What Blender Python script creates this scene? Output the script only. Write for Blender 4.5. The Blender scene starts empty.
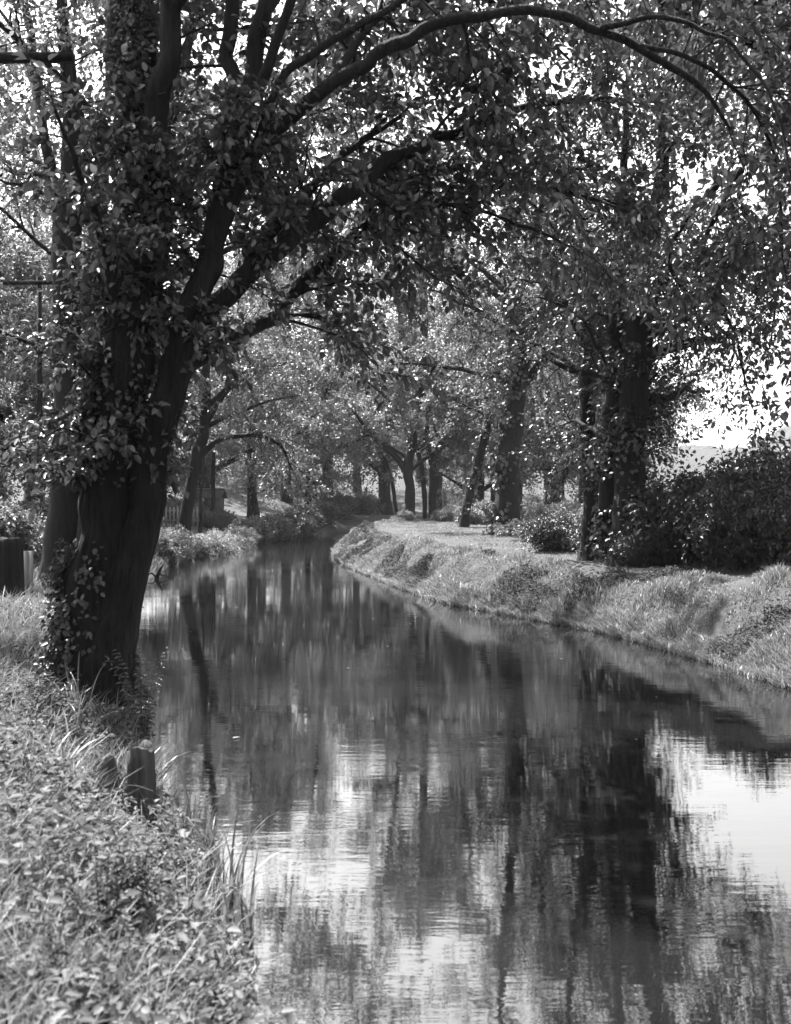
import bpy, math, random
import numpy as np

C = bpy.context.scene
COL = C.collection
R_ = math.radians

# ------------------------------------------------------------------ camera, sky, sun, exposure
F, HZ, EYE = 1087.0, 503.0, 2.2          # focal length in pixels, horizon row, eye height above the water
cd = bpy.data.cameras.new('camera'); cam = bpy.data.objects.new('camera', cd); COL.objects.link(cam)
cam.location = (0, 0, EYE)
cam.rotation_euler = (R_(90) - math.atan((512 - HZ) / F), 0, 0)
cd.sensor_fit = 'VERTICAL'; cd.sensor_height = 36; cd.lens = 36 * F / 1024
cd.clip_start = 0.05; cd.clip_end = 3000
cd.dof.use_dof = True; cd.dof.focus_distance = 22; cd.dof.aperture_fstop = 3.5
C.camera = cam

SUN_EL, SUN_AZ = 57.0, -38.0             # azimuth from +Y, negative = towards the left
sx = math.sin(R_(SUN_AZ)) * math.cos(R_(SUN_EL)); sy = math.cos(R_(SUN_AZ)) * math.cos(R_(SUN_EL)); sz = math.sin(R_(SUN_EL))
w = bpy.data.worlds.new('World'); C.world = w; w.use_nodes = True
nt = w.node_tree; nt.nodes.clear()
o_ = nt.nodes.new('ShaderNodeOutputWorld'); b_ = nt.nodes.new('ShaderNodeBackground')
s_ = nt.nodes.new('ShaderNodeTexSky'); g_ = nt.nodes.new('ShaderNodeRGBToBW')
s_.sky_type = 'NISHITA'; s_.sun_disc = False
s_.sun_elevation = R_(SUN_EL); s_.sun_rotation = R_(SUN_AZ)
s_.dust_density = 3.0; s_.air_density = 1.2
nt.links.new(s_.outputs[0], g_.inputs[0]); nt.links.new(g_.outputs[0], b_.inputs[0]); nt.links.new(b_.outputs[0], o_.inputs[0])
b_.inputs[1].default_value = 0.12
sd = bpy.data.lights.new('sun', 'SUN'); sun = bpy.data.objects.new('sun', sd); COL.objects.link(sun)
sd.energy = 4.9; sd.angle = R_(0.5); sd.color = (1, 1, 1)
from mathutils import Vector
sun.rotation_euler = Vector((sx, sy, sz)).to_track_quat('Z', 'Y').to_euler()
sun.location = (-20, 20, 30)
C.view_settings.view_transform = 'Standard'
C.view_settings.look = 'None'; C.view_settings.gamma = 1.0; C.view_settings.use_curve_mapping = False
C.view_settings.exposure = 2.4
cy = C.cycles
cy.max_bounces = 7; cy.diffuse_bounces = 3; cy.glossy_bounces = 3; cy.transmission_bounces = 4; cy.volume_bounces = 1
cy.use_denoising = True; cy.caustics_reflective = False; cy.caustics_refractive = False

# ------------------------------------------------------------------ helpers
def P(px, py, d):
    return np.array([(px - 395.5) / F * d, d, EYE - (py - HZ) / F * d])

class MB:
    def __init__(s): s.v = []; s.f = {3: [], 4: []}; s.n = 0
    def add(s, V, Fc):
        V = np.asarray(V, np.float32); Fc = np.asarray(Fc, np.int64)
        s.v.append(V); s.f[Fc.shape[1]].append(Fc + s.n); s.n += len(V)
    def add2(s, V, faces):
        V = np.asarray(V, np.float32); s.v.append(V)
        for Fc in faces:
            Fc = np.asarray(Fc, np.int64); s.f[Fc.shape[1]].append(Fc + s.n)
        s.n += len(V)
    def build(s, name, mat, parent=None, smooth=False, origin=None):
        V = np.concatenate(s.v) if s.v else np.zeros((0, 3), np.float32)
        if origin is not None: V = V - np.asarray(origin, np.float32)
        me = bpy.data.meshes.new(name)
        me.vertices.add(len(V)); me.vertices.foreach_set('co', V.ravel())
        loops = []; starts = []; tot = 0
        for k in (3, 4):
            for a in s.f[k]:
                loops.append(a.ravel()); starts.append(np.arange(len(a)) * k + tot); tot += a.size
        loops = np.concatenate(loops); starts = np.concatenate(starts)
        me.loops.add(len(loops)); me.loops.foreach_set('vertex_index', loops.astype(np.int32))
        me.polygons.add(len(starts)); me.polygons.foreach_set('loop_start', starts.astype(np.int32))
        me.update(calc_edges=True)
        if smooth: me.polygons.foreach_set('use_smooth', np.ones(len(starts), bool))
        me.materials.append(mat)
        ob = bpy.data.objects.new(name, me); COL.objects.link(ob)
        if parent is not None: ob.parent = parent
        if origin is not None and parent is None: ob.location = origin
        return ob

def tag(o, label=None, cat=None, group=None, kind=None):
    if label: o['label'] = label
    if cat: o['category'] = cat
    if group: o['group'] = group
    if kind: o['kind'] = kind
    return o
def thing(name, label, cat, loc, group=None):
    o = bpy.data.objects.new(name, None); COL.objects.link(o); o.empty_display_size = .2
    o.location = tuple(float(a) for a in loc); return tag(o, label, cat, group)
def copy_tree(o, parent=None):
    c = o.copy(); COL.objects.link(c); c.parent = parent
    for ch in list(o.children): copy_tree(ch, c)
    return c

def nrm(a): return a / np.maximum(np.linalg.norm(a, axis=-1, keepdims=True), 1e-9)

def crom(ctrl, n):
    c = np.asarray(ctrl, float)
    if len(c) == 2: return c[0] + (c[1] - c[0]) * np.linspace(0, 1, n)[:, None]
    e = np.vstack([2 * c[0] - c[1], c, 2 * c[-1] - c[-2]])
    t = np.linspace(0, len(c) - 1 - 1e-6, n); i = t.astype(int); u = (t - i)[:, None]
    p0, p1, p2, p3 = e[i], e[i + 1], e[i + 2], e[i + 3]
    return .5 * (2 * p1 + (p2 - p0) * u + (2 * p0 - 5 * p1 + 4 * p2 - p3) * u ** 2 + (3 * p1 - p0 - 3 * p2 + p3) * u ** 3)

def hashf(ix, iy, seed):
    h = (ix.astype(np.int64) * 374761393 + iy.astype(np.int64) * 668265263 + seed * 1442695041) & 0xffffffff
    h = ((h ^ (h >> 13)) * 1274126177) & 0xffffffff
    return ((h ^ (h >> 16)) & 0xffff) / 65535.0
def vnoise(x, y, seed=0):
    x = np.asarray(x, float); y = np.asarray(y, float)
    ix = np.floor(x); iy = np.floor(y); fx = x - ix; fy = y - iy
    fx = fx * fx * (3 - 2 * fx); fy = fy * fy * (3 - 2 * fy)
    a = hashf(ix, iy, seed); b = hashf(ix + 1, iy, seed); c = hashf(ix, iy + 1, seed); d = hashf(ix + 1, iy + 1, seed)
    return (a + (b - a) * fx) * (1 - fy) + (c + (d - c) * fx) * fy
def fbm(x, y, seed=0, oct=3):
    s = 0; a = .5
    for k in range(oct): s = s + a * (vnoise(x * 2 ** k, y * 2 ** k, seed + k * 17) - .5); a *= .5
    return s

def tube(mb, pts, rad, ns=8, lump=0.0, seed=0, cap=True, flare=0, ridge=0):
    pts = np.asarray(pts, float); rad = np.asarray(rad, float); m = len(pts)
    T = nrm(np.gradient(pts, axis=0))
    ref = np.array([.13, .97, .2]) if abs(T[0][1]) < .9 else np.array([1., .1, .1])
    A = nrm(np.cross(T, ref)); B = np.cross(T, A)
    th = np.arange(ns) / ns * 2 * np.pi
    rr = rad[:, None] * np.ones((1, ns))
    if lump:
        L = np.concatenate([[0], np.cumsum(np.linalg.norm(np.diff(pts, axis=0), axis=1))])
        gx = (np.cos(th)[None] * 2.2 + 7 + 0 * L[:, None]); gy = (np.sin(th)[None] * 2.2 + L[:, None] * 1.1)
        rr = rr * (1 + lump * 2 * fbm(gx, gy, seed, 3))
        if ridge:
            tw = th[None] + .5 * fbm(0 * gx + L[:, None] * .7, gy * .3, seed + 5, 2)
            a_ = np.abs(2 * vnoise(tw * 5.5 + 40, L[:, None] * 2.2 + 0 * tw, seed + 9) - 1); b_r = np.abs(2 * vnoise(tw * 11 + 90, L[:, None] * 3.5 + 0 * tw, seed + 3) - 1)
            rr = rr * (1 - ridge * (1.2 - a_ - .5 * b_r))
        if flare:
            fl = np.exp(-L / flare)[:, None] * (.28 + .22 * np.cos(th * 5 + seed)[None])
            rr = rr * (1 + fl)
    V = pts[:, None] + A[:, None] * (np.cos(th)[None, :, None] * rr[..., None]) + B[:, None] * (np.sin(th)[None, :, None] * rr[..., None])
    i = np.arange(m - 1)[:, None] * ns; j = np.arange(ns)[None]; k = (j + 1) % ns
    Q = np.stack([i + j, i + k, i + ns + k, i + ns + j], -1).reshape(-1, 4)
    V = V.reshape(-1, 3)
    if cap:
        V = np.vstack([V, pts[-1] + T[-1] * rad[-1] * .3])
        tri = np.stack([(m - 1) * ns + np.arange(ns), (m - 1) * ns + (np.arange(ns) + 1) % ns, np.full(ns, m * ns)], -1)
        mb.add2(V, [Q, tri])
    else: mb.add(V, Q)

def sticks(mb, a, b, ra, rb):
    """many thin three-sided sticks a->b"""
    n = len(a)
    if n == 0: return
    T = nrm(b - a); ref = np.where(np.abs(T[:, 2:3]) < .9, np.array([[0, 0, 1.]]), np.array([[1., 0, 0]]))
    A = nrm(np.cross(T, ref)); B = np.cross(T, A)
    V = []
    for p, r in ((a, ra), (b, rb)):
        for k in range(3):
            t = k * 2.0944
            V.append(p + (A * math.cos(t) + B * math.sin(t)) * np.asarray(r).reshape(-1, 1))
    V = np.stack(V, 1).reshape(-1, 3)
    base = np.arange(n)[:, None] * 6
    Q = np.concatenate([base + np.array([[k, (k + 1) % 3, 3 + (k + 1) % 3, 3 + k]]) for k in range(3)])
    mb.add(V, Q)

def leaves(mb, pos, D, N, size, wid=.55, fold=.18, fine=False, curl=0.12):
    n = len(pos)
    if n == 0: return
    D = nrm(D); S = nrm(np.cross(D, N)); N = np.cross(S, D)
    s = np.asarray(size, float).reshape(-1, 1) * np.ones((n, 1)); h = s * wid * .5
    if fine:
        V = np.stack([pos, pos + D * s * .28 + S * h * .9 + N * s * fold * .8, pos + D * s * .62 + S * h * .8 + N * s * fold * .6,
                      pos + D * s - N * s * curl, pos + D * s * .62 - S * h * .8 + N * s * fold * .6, pos + D * s * .28 - S * h * .9 + N * s * fold * .8], 1)
        base = np.arange(n)[:, None] * 6
        mb.add(V.reshape(-1, 3), np.concatenate([base + np.array([[0, 1, 2, 3]]), base + np.array([[0, 3, 4, 5]])]))
    else:
        V = np.stack([pos, pos + D * s * .45 + S * h + N * s * fold, pos + D * s, pos + D * s * .45 - S * h + N * s * fold], 1)
        base = np.arange(n)[:, None] * 4
        mb.add(V.reshape(-1, 3), np.concatenate([base + np.array([[0, 1, 2]]), base + np.array([[0, 2, 3]])]))

# ------------------------------------------------------------------ materials (all neutral: the photograph is black and white)
def mat(name):
    m = bpy.data.materials.new(name); m.use_nodes = True; m.node_tree.nodes.clear(); return m, m.node_tree
def N_(t, kind, **kw):
    n = t.nodes.new(kind)
    for k, v in kw.items(): setattr(n, k, v)
    return n
def foliage(name, lo, hi, tr=.35, gloss=.06, rough=.45):
    m, t = mat(name); out = N_(t, 'ShaderNodeOutputMaterial'); ge = N_(t, 'ShaderNodeNewGeometry')
    mr = N_(t, 'ShaderNodeMapRange'); mr.inputs[3].default_value = lo; mr.inputs[4].default_value = hi
    t.links.new(ge.outputs['Random Per Island'], mr.inputs[0])
    d = N_(t, 'ShaderNodeBsdfDiffuse'); tl = N_(t, 'ShaderNodeBsdfTranslucent'); g = N_(t, 'ShaderNodeBsdfGlossy')
    g.inputs['Roughness'].default_value = rough; g.inputs['Color'].default_value = (.9, .9, .9, 1)
    k = N_(t, 'ShaderNodeMath', operation='MULTIPLY'); k.inputs[1].default_value = 1.25
    t.links.new(mr.outputs[0], k.inputs[0])
    t.links.new(mr.outputs[0], d.inputs[0]); t.links.new(k.outputs[0], tl.inputs[0])
    mx = N_(t, 'ShaderNodeMixShader'); mx.inputs[0].default_value = tr
    t.links.new(d.outputs[0], mx.inputs[1]); t.links.new(tl.outputs[0], mx.inputs[2])
    m2 = N_(t, 'ShaderNodeMixShader'); m2.inputs[0].default_value = gloss
    t.links.new(mx.outputs[0], m2.inputs[1]); t.links.new(g.outputs[0], m2.inputs[2]); t.links.new(m2.outputs[0], out.inputs[0])
    return m
def rough_mat(name, lo, hi, scale=(6, 6, 1.2), bump=.5, detail=6, dist=.05, rough=.9):
    m, t = mat(name); out = N_(t, 'ShaderNodeOutputMaterial'); tc = N_(t, 'ShaderNodeTexCoord'); mp = N_(t, 'ShaderNodeMapping')
    mp.inputs['Scale'].default_value = scale
    n = N_(t, 'ShaderNodeTexNoise'); n.inputs['Scale'].default_value = 2.0; n.inputs['Detail'].default_value = detail; n.inputs['Roughness'].default_value = .65
    t.links.new(tc.outputs['Object'], mp.inputs[0]); t.links.new(mp.outputs[0], n.inputs['Vector'])
    mr = N_(t, 'ShaderNodeMapRange'); mr.inputs[1].default_value = .3; mr.inputs[2].default_value = .7
    mr.inputs[3].default_value = lo; mr.inputs[4].default_value = hi
    t.links.new(n.outputs[0], mr.inputs[0])
    b = N_(t, 'ShaderNodeBump'); b.inputs['Strength'].default_value = bump; b.inputs['Distance'].default_value = dist
    t.links.new(n.outputs[0], b.inputs['Height'])
    p = N_(t, 'ShaderNodeBsdfPrincipled'); p.inputs['Roughness'].default_value = rough; p.inputs['Specular IOR Level'].default_value = .25
    t.links.new(mr.outputs[0], p.inputs['Base Color']); t.links.new(b.outputs[0], p.inputs['Normal']); t.links.new(p.outputs[0], out.inputs[0])
    return m

M = {}
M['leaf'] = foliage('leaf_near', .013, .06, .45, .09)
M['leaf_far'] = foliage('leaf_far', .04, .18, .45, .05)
M['leaf_dark'] = foliage('leaf_dark', .014, .045, .3, .05)  # darker leaf tone that puts shade into the towpath trees and bushes
M['ivy'] = foliage('ivy_leaf', .02, .062, .35, .06)
M['shrub'] = foliage('shrub_leaf', .11, .22, .35, .05)
M['weed'] = foliage('weed_leaf', .018, .16, .35, .012, .6)
M['grass'] = foliage('grass_blade', .08, .25, .35, .04)
M['low_cover'] = foliage('low_cover_leaf', .025, .09, .3, .008, .7)
M['reed'] = foliage('reed_blade', .07, .16, .35, .08)
M['bark'] = rough_mat('bark', .004, .028, (11, 11, 1.6), 1.0, 10, .08)
M['bark_dark'] = rough_mat('bark_dark', .005, .017, (7, 7, 1.3), .8, 6, .05)
M['wood'] = rough_mat('weathered_wood', .03, .1, (9, 9, .9), .8, 8, .03)
M['pale_wood'] = rough_mat('pale_painted_wood', .16, .3, (9, 9, 1), .3, 5, .01)
M['soil'] = rough_mat('bank_earth', .02, .055, (2, 2, 2), .7, 8, .1)
M['hill'] = rough_mat('wooded_hill', .05, .1, (.35, .35, .35), 1.0, 8, 2)
M['roof'] = rough_mat('roof_felt', .05, .1, (3, 3, 3), .3, 4, .02)
M['wall'] = rough_mat('shed_boards', .06, .12, (8, 8, .5), .4, 4, .02)

m, t = mat('canal_water'); out = N_(t, 'ShaderNodeOutputMaterial'); tc = N_(t, 'ShaderNodeTexCoord')
hs = None
for sc, amp, det in (((1.0, 4.5, 1), .55, 3), ((5, 17, 1), .22, 3), ((.25, .9, 1), .5, 2)):
    mp = N_(t, 'ShaderNodeMapping'); mp.inputs['Scale'].default_value = sc; mp.inputs['Rotation'].default_value = (0, 0, .1)
    n = N_(t, 'ShaderNodeTexNoise'); n.inputs['Scale'].default_value = 1.0; n.inputs['Detail'].default_value = det
    t.links.new(tc.outputs['Object'], mp.inputs[0]); t.links.new(mp.outputs[0], n.inputs['Vector'])
    k = N_(t, 'ShaderNodeMath', operation='MULTIPLY'); k.inputs[1].default_value = amp; t.links.new(n.outputs[0], k.inputs[0])
    if hs is None: hs = k
    else:
        a = N_(t, 'ShaderNodeMath', operation='ADD'); t.links.new(hs.outputs[0], a.inputs[0]); t.links.new(k.outputs[0], a.inputs[1]); hs = a
mp = N_(t, 'ShaderNodeMapping'); mp.inputs['Scale'].default_value = (.22, .5, 1); n = N_(t, 'ShaderNodeTexNoise'); n.inputs['Scale'].default_value = 1.0; n.inputs['Detail'].default_value = 2
t.links.new(tc.outputs['Object'], mp.inputs[0]); t.links.new(mp.outputs[0], n.inputs['Vector'])
mr = N_(t, 'ShaderNodeMapRange'); mr.inputs[1].default_value = .35; mr.inputs[2].default_value = .65; mr.inputs[3].default_value = .25; mr.inputs[4].default_value = 1.0
t.links.new(n.outputs[0], mr.inputs[0])
b = N_(t, 'ShaderNodeBump'); t.links.new(mr.outputs[0], b.inputs['Strength']); b.inputs['Distance'].default_value = .004
t.links.new(hs.outputs[0], b.inputs['Height'])
p = N_(t, 'ShaderNodeBsdfPrincipled'); p.inputs['Base Color'].default_value = (.006, .006, .006, 1); p.inputs['Roughness'].default_value = .02
p.inputs['IOR'].default_value = 2.4
t.links.new(b.outputs[0], p.inputs['Normal']); t.links.new(p.outputs[0], out.inputs[0])
M['water'] = m

# ------------------------------------------------------------------ canal shape and terrain
RB = np.array([(9, -30), (7.6, -10), (6.6, 0), (5.6, 7), (4.66, 12.8), (4.26, 15.2), (3.68, 17.8), (2.97, 19.6), (1.73, 22.3), (.85, 24.6),
               (-.44, 31), (-1.79, 38.6), (-2.6, 46), (-2.75, 52), (-2.2, 60), (-.9, 70), (2, 78), (8, 85), (18, 91), (34, 97)])
LB = np.array([(2.2, -30), (1.6, -10), (.85, 0), (.1, 2.5), (-.56, 4.5), (-.84, 5.3), (-1.27, 6.7), (-1.75, 8), (-2.35, 10), (-2.9, 12.2), (-4.3, 17.5), (-5.8, 24),
               (-7.1, 31), (-8.1, 40.5), (-8.3, 52), (-8.0, 60), (-6.8, 70), (-4, 80), (1, 89), (8, 96), (18, 101), (34, 106)])
RBs = crom(RB, 130); LBs = crom(LB, 140)
POLY = np.vstack([RBs, LBs[::-1]])
def dist_poly(x, y, L):
    best = np.full(x.shape, 1e9)
    for k in range(len(L) - 1):
        a = L[k]; e = L[k + 1] - a; t_ = np.clip(((x - a[0]) * e[0] + (y - a[1]) * e[1]) / (e @ e), 0, 1)
        best = np.minimum(best, (x - a[0] - t_ * e[0]) ** 2 + (y - a[1] - t_ * e[1]) ** 2)
    return np.sqrt(best)
def inside(x, y):
    r = np.zeros(x.shape, bool); n = len(POLY)
    for k in range(n):
        x0, y0 = POLY[k]; x1, y1 = POLY[(k + 1) % n]
        if y0 == y1: continue
        c = ((y0 > y) != (y1 > y)) & (x < (x1 - x0) * (y - y0) / (y1 - y0) + x0)
        r ^= c
    return r
def sm(a, b, v): u = np.clip((v - a) / (b - a), 0, 1); return u * u * (3 - 2 * u)
def terrain(x, y, lumps=True):
    x = np.atleast_1d(np.asarray(x, float)); y = np.atleast_1d(np.asarray(y, float)); sh = x.shape
    x = x.ravel(); y = y.ravel()
    dr = dist_poly(x, y, RBs); dl = dist_poly(x, y, LBs); ins = inside(x, y)
    lump = fbm(x * .9, y * .9, 3, 4); big = fbm(x * .35, y * .35, 9, 2)
    # right: towpath bank
    e = dr + big * 1.5 * sm(.25, 1.2, dr) + .9 * fbm(x * 1.5, y * 1.2, 21, 3) * sm(.1, .7, dr)
    hum = np.clip(vnoise(x * 1.1 + .4 * y, y * .8, 31) - .3, 0, 1) ** 1.2 * .55
    zr = -.01 + .16 * sm(0, .3, dr) + .66 * sm(.1, 1.5, e) ** .8 + .12 * sm(1.5, 4, e) + (lump * .8 + hum * (1 - .85 * sm(1.1, 2.2, dr))) * sm(.15, .7, dr) * (1 - .8 * sm(1.6, 3, e))
    zr = zr + .15 * sm(30, 60, y) - .45 * sm(9, 22, dr)
    # left bank
    zl = .05 + .12 * sm(0, .15, dl) + .38 * sm(.1, 1.1, dl) + .3 * sm(.8, 4, dl) + .3 * sm(10, 22, y) * sm(1, 5, dl) + lump * .22 * sm(.1, .8, dl)
    zl = zl + .22 * np.clip(dl - 10, 0, 40) * sm(6, 16, dl)
    z = np.where(dr < dl, zr, zl)
    mid = sm(-6, 6, x - 14 - (y - 60) * .35)
    z = np.where(ins, -np.minimum(.9, np.minimum(dr, dl) * .8) - .03, z)
    return z.reshape(sh), dr.reshape(sh), dl.reshape(sh), ins.reshape(sh)
def tz(x, y): return float(terrain([x], [y])[0][0])

def axis(parts): return np.unique(np.concatenate([np.linspace(a, b, n) for a, b, n in parts]))
gx = axis([(-290, -40, 16), (-40, -14, 20), (-14, 14, 190), (14, 40, 20), (40, 290, 16)])
gy = axis([(-50, 0, 22), (0, 4, 10), (4, 36, 200), (36, 90, 120), (90, 130, 24), (130, 330, 16)])
X, Y = np.meshgrid(gx, gy); Z, DR, DL, INS = terrain(X, Y)
V = np.stack([X, Y, Z], -1).reshape(-1, 3); nx, ny = len(gx), len(gy)
i = (np.arange(ny - 1)[:, None] * nx + np.arange(nx - 1)[None]).ravel()
g = MB(); g.add(V, np.stack([i, i + 1, i + nx + 1, i + nx], -1))
tag(g.build('ground', M['soil'], smooth=True), kind='structure')
g = MB(); g.add([(-18, -40, 0), (40, -40, 0), (40, 112, 0), (-18, 112, 0)], [(0, 1, 2, 3)])
tag(g.build('canal_water', M['water']), kind='structure')

# far wooded hills across the river valley
g = MB()
def hill(cx, cy_, rx, ry, h, seed):
    a = np.linspace(-1, 1, 60); A, B = np.meshgrid(a, a)
    r = np.sqrt(A * A + B * B); z = h * np.clip(1 - r ** 2, 0, 1) ** .8 * (1 + .35 * fbm(A * 5 + seed, B * 5, seed, 4)) - .5 + h * .12 * fbm(A * 30, B * 30, seed, 2) * (r < 1)
    i = (np.arange(59)[:, None] * 60 + np.arange(59)[None]).ravel()
    g.add(np.stack([cx + A * rx, cy_ + B * ry, z], -1).reshape(-1, 3), np.stack([i, i + 1, i + 61, i + 60], -1))
hill(135, 260, 62, 45, 34, 4); hill(82, 285, 45, 35, 17, 8)
tag(g.build('hills', M['hill'], smooth=True), kind='structure')

# haze
hz = MB()
bx0, bx1 = np.array([-300, -60, -2.5]), np.array([300, 345, 30.])
q = np.array([[a, b_2, c_] for a in (0, 1) for b_2 in (0, 1) for c_ in (0, 1)]); V = bx0 + (bx1 - bx0) * q
hz.add(V, [(0, 1, 3, 2), (4, 6, 7, 5), (0, 4, 5, 1), (2, 3, 7, 6), (0, 2, 6, 4), (1, 5, 7, 3)])
m, t = mat('haze'); out = N_(t, 'ShaderNodeOutputMaterial'); pv = N_(t, 'ShaderNodeVolumePrincipled')
pv.inputs['Color'].default_value = (.95, .95, .95, 1); pv.inputs['Density'].default_value = .00015; pv.inputs['Anisotropy'].default_value = .1
t.links.new(pv.outputs[0], out.inputs['Volume'])
tag(hz.build('haze', m), 'thin pale haze hanging in the air over the canal', 'haze', kind='stuff')

# ------------------------------------------------------------------ tree growing
UP = np.array([0, 0, 1.])
def rand_perp(rng, T):
    v = rng.normal(size=T.shape); v -= (v * T).sum(-1, keepdims=True) * T; return nrm(v)

def grow(rng, limbs, wood, leaf, per_m=3, start=.3, Lb=1.6, ang=(35, 75), up=.15, droop=.25, ntw=8, Ltw=.6, nleaf=10,
         size=.12, wid=.55, fine=False, twig_wood=True, twig_r=.004, tdroop=.3, cull=None, rb=None):
    """branches, twigs and leaves along limbs [(pts, rad)]"""
    B0, B1, B2, BR = [], [], [], []
    for pts, rad in limbs:
        seg = np.linalg.norm(np.diff(pts, axis=0), axis=1); L = seg.sum(); cum = np.concatenate([[0], np.cumsum(seg)]) / L
        T = nrm(np.gradient(pts, axis=0))
        nb = max(2, int(rng.poisson(per_m * L * (1 - start))))
        tt = np.sort(start + (1 - start) * rng.random(nb)); tt[-1] = .985
        for k, u in enumerate(tt):
            p0 = np.array([np.interp(u, cum, pts[:, a]) for a in range(3)]); r0 = np.interp(u, cum, rad)
            j = min(np.searchsorted(cum, u), len(T) - 1); tg = T[j]
            a = R_(rng.uniform(*ang)) if u < .97 else .2
            D = nrm(tg * math.cos(a) + rand_perp(rng, tg) * math.sin(a) + UP * up)
            Lk = Lb * rng.uniform(.55, 1.25) * (1.1 - .45 * u)
            s = np.linspace(0, 1, 6)[:, None]
            wob = rng.normal(size=(6, 3)) * Lk * .035 * s
            bp = p0 + D * Lk * s - UP * droop * Lk * s ** 2 + wob
            if cull is not None and cull(bp[3]): continue
            rr = min(r0 * .55, rb if rb else .012 * Lk + .006)
            if wood is not None: tube(wood, bp, np.linspace(rr, .004, 6), 5)
            m_ = max(2, int(ntw * (.6 + .5 * Lk / Lb)))
            ts = np.clip(.2 + .85 * rng.random(m_), 0, 1); ts[0] = 1
            q = np.stack([np.interp(ts, np.linspace(0, 1, 6), bp[:, c]) for c in range(3)], -1)
            bt = nrm(bp[np.minimum((ts * 5).astype(int) + 1, 5)] - bp[np.minimum((ts * 5).astype(int) + 1, 5) - 1])
            tl = Ltw * rng.uniform(.5, 1.2, (m_, 1))
            td = nrm(bt * .75 + rand_perp(rng, bt) * .9 + UP * .1)
            B0.append(q); B1.append(td * tl); B2.append(tl)
    if not B0: return
    q = np.concatenate(B0); dv = np.concatenate(B1); tl = np.concatenate(B2)
    if cull is not None:
        kp = np.array([not cull(a) for a in q + dv]); q, dv, tl = q[kp], dv[kp], tl[kp]
    mid = q + dv * .5 - UP * tl * tdroop * .25; end = q + dv - UP * tl * tdroop
    if twig_wood and wood is not None:
        sticks(wood, q, mid, np.full(len(q), twig_r), np.full(len(q), twig_r * .8)); sticks(wood, mid, end, np.full(len(q), twig_r * .8), np.full(len(q), twig_r * .4))
    n = len(q)
    k = nleaf
    s = (np.arange(k)[None] + rng.random((n, k))) / k; s = np.clip(.12 + .9 * s, 0, 1)[..., None]
    p = q[:, None] + dv[:, None] * s - UP * (tl * tdroop)[:, None] * s ** 2
    p = p.reshape(-1, 3); d = np.repeat(nrm(dv), k, 0)
    side = rand_perp(rng, d)
    D = nrm(d * .55 + side * .9 - UP * rng.uniform(0, .7, (len(p), 1)))
    Nn = nrm(UP * 1.0 + rng.normal(size=p.shape) * .55)
    p = p + side * .02
    leaves(leaf, p, D, Nn, size * rng.uniform(.6, 1.2, len(p)), wid, .16, fine)

def px_limb(ctrl, n=None):
    """ctrl rows: px, py, depth, width in px"""
    c = np.array([[*P(a, b_3, d), .5 * wpx / F * d] for a, b_3, d, wpx in ctrl])
    n = n or max(8, len(c) * 6); r = crom(c, n)
    kk = np.linspace(0, len(c) * 2.3, n); sd0 = int(abs(ctrl[-1][0]) * 7 + abs(ctrl[-1][1]))
    am = (np.minimum(r[:, 3] * .5, .035) + .012) * np.minimum(1, np.linspace(0, 4, n))
    for a_ in range(3): r[:, a_] += (vnoise(kk, kk * 0 + 3.3 * a_, sd0) - .5) * 2 * am
    r[:, 3] *= 1 + .22 * (vnoise(kk * 1.7, kk * 0 + .5, sd0 + 1) - .5)
    return r[:, :3], np.maximum(r[:, 3], .004)

def auto_limbs(rng, h, rad, lean=(0, 0), nl=8, spread=3.2, low=.25, r0=None, split=None):
    s = np.linspace(0, 1, 12)[:, None]
    tr = np.hstack([lean[0] * s + .25 * np.sin(s * 4 + rng.random() * 6) * s, lean[1] * s + .25 * np.cos(s * 3.3 + rng.random() * 6) * s, h * .93 * s])
    trr = rad * (1 - .85 * s[:, 0]) ** .9
    out = [(tr, trr)]
    for k in range(nl):
        u = low + (.9 - low) * (k + rng.random()) / nl
        p0 = np.array([np.interp(u, s[:, 0], tr[:, a]) for a in range(3)]); az = k * 2.4 + rng.random()
        L = spread * rng.uniform(.75, 1.2) * (1.05 - .55 * max(0, u - low) / (1 - low))
        t_ = np.linspace(0, 1, 8)[:, None]; rise = rng.uniform(.25, .7)
        lp = p0 + np.hstack([np.cos(az) * L * t_, np.sin(az) * L * t_, L * rise * (1.3 * t_ - .45 * t_ ** 2)]) + rng.normal(size=(8, 3)) * .07 * t_
        out.append((lp, np.interp(u, s[:, 0], trr) * .55 * (1 - .85 * t_[:, 0])))
    return out

def make_tree(name, label, cat, base, limbs, rng, wood_m, leaf_m, main=1, group=None, limb_parts=False, ns=12, lump=.12, world=False, crown_kw=None, flare=.25, extra=None, ridge=0):
    """limbs in world space (world=True) or relative to base; the first `main` are the trunk"""
    base = np.asarray(base, float); off = base if world else np.zeros(3)
    L = [(p - off, r) for p, r in limbs]
    root = thing(name, label, cat, base, group)
    mb = MB()
    for k in range(main): tube(mb, L[k][0], L[k][1], ns, lump, 5 + k, flare=flare, ridge=ridge)
    mb.build('trunk', wood_m, root, True)
    lm = MB(); wm = MB(); lf = MB()
    for k in range(main, len(L)):
        if limb_parts:
            z = MB(); tube(z, L[k][0], L[k][1], 10, .1, 11 + k); z.build('limb', wood_m, root, True)
        else: tube(wm, L[k][0], L[k][1], 7, .08, 11 + k)
    kw = dict(crown_kw or {}); sub = kw.pop('from_', 0)
    grow(rng, L[sub:], wm, lf, **kw)
    if extra: extra(rng, L, wm, lf)
    if wm.n: tag(wm.build('branches', wood_m, root, True), kind='stuff')
    lf.build('crown', leaf_m, root)
    return root

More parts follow.
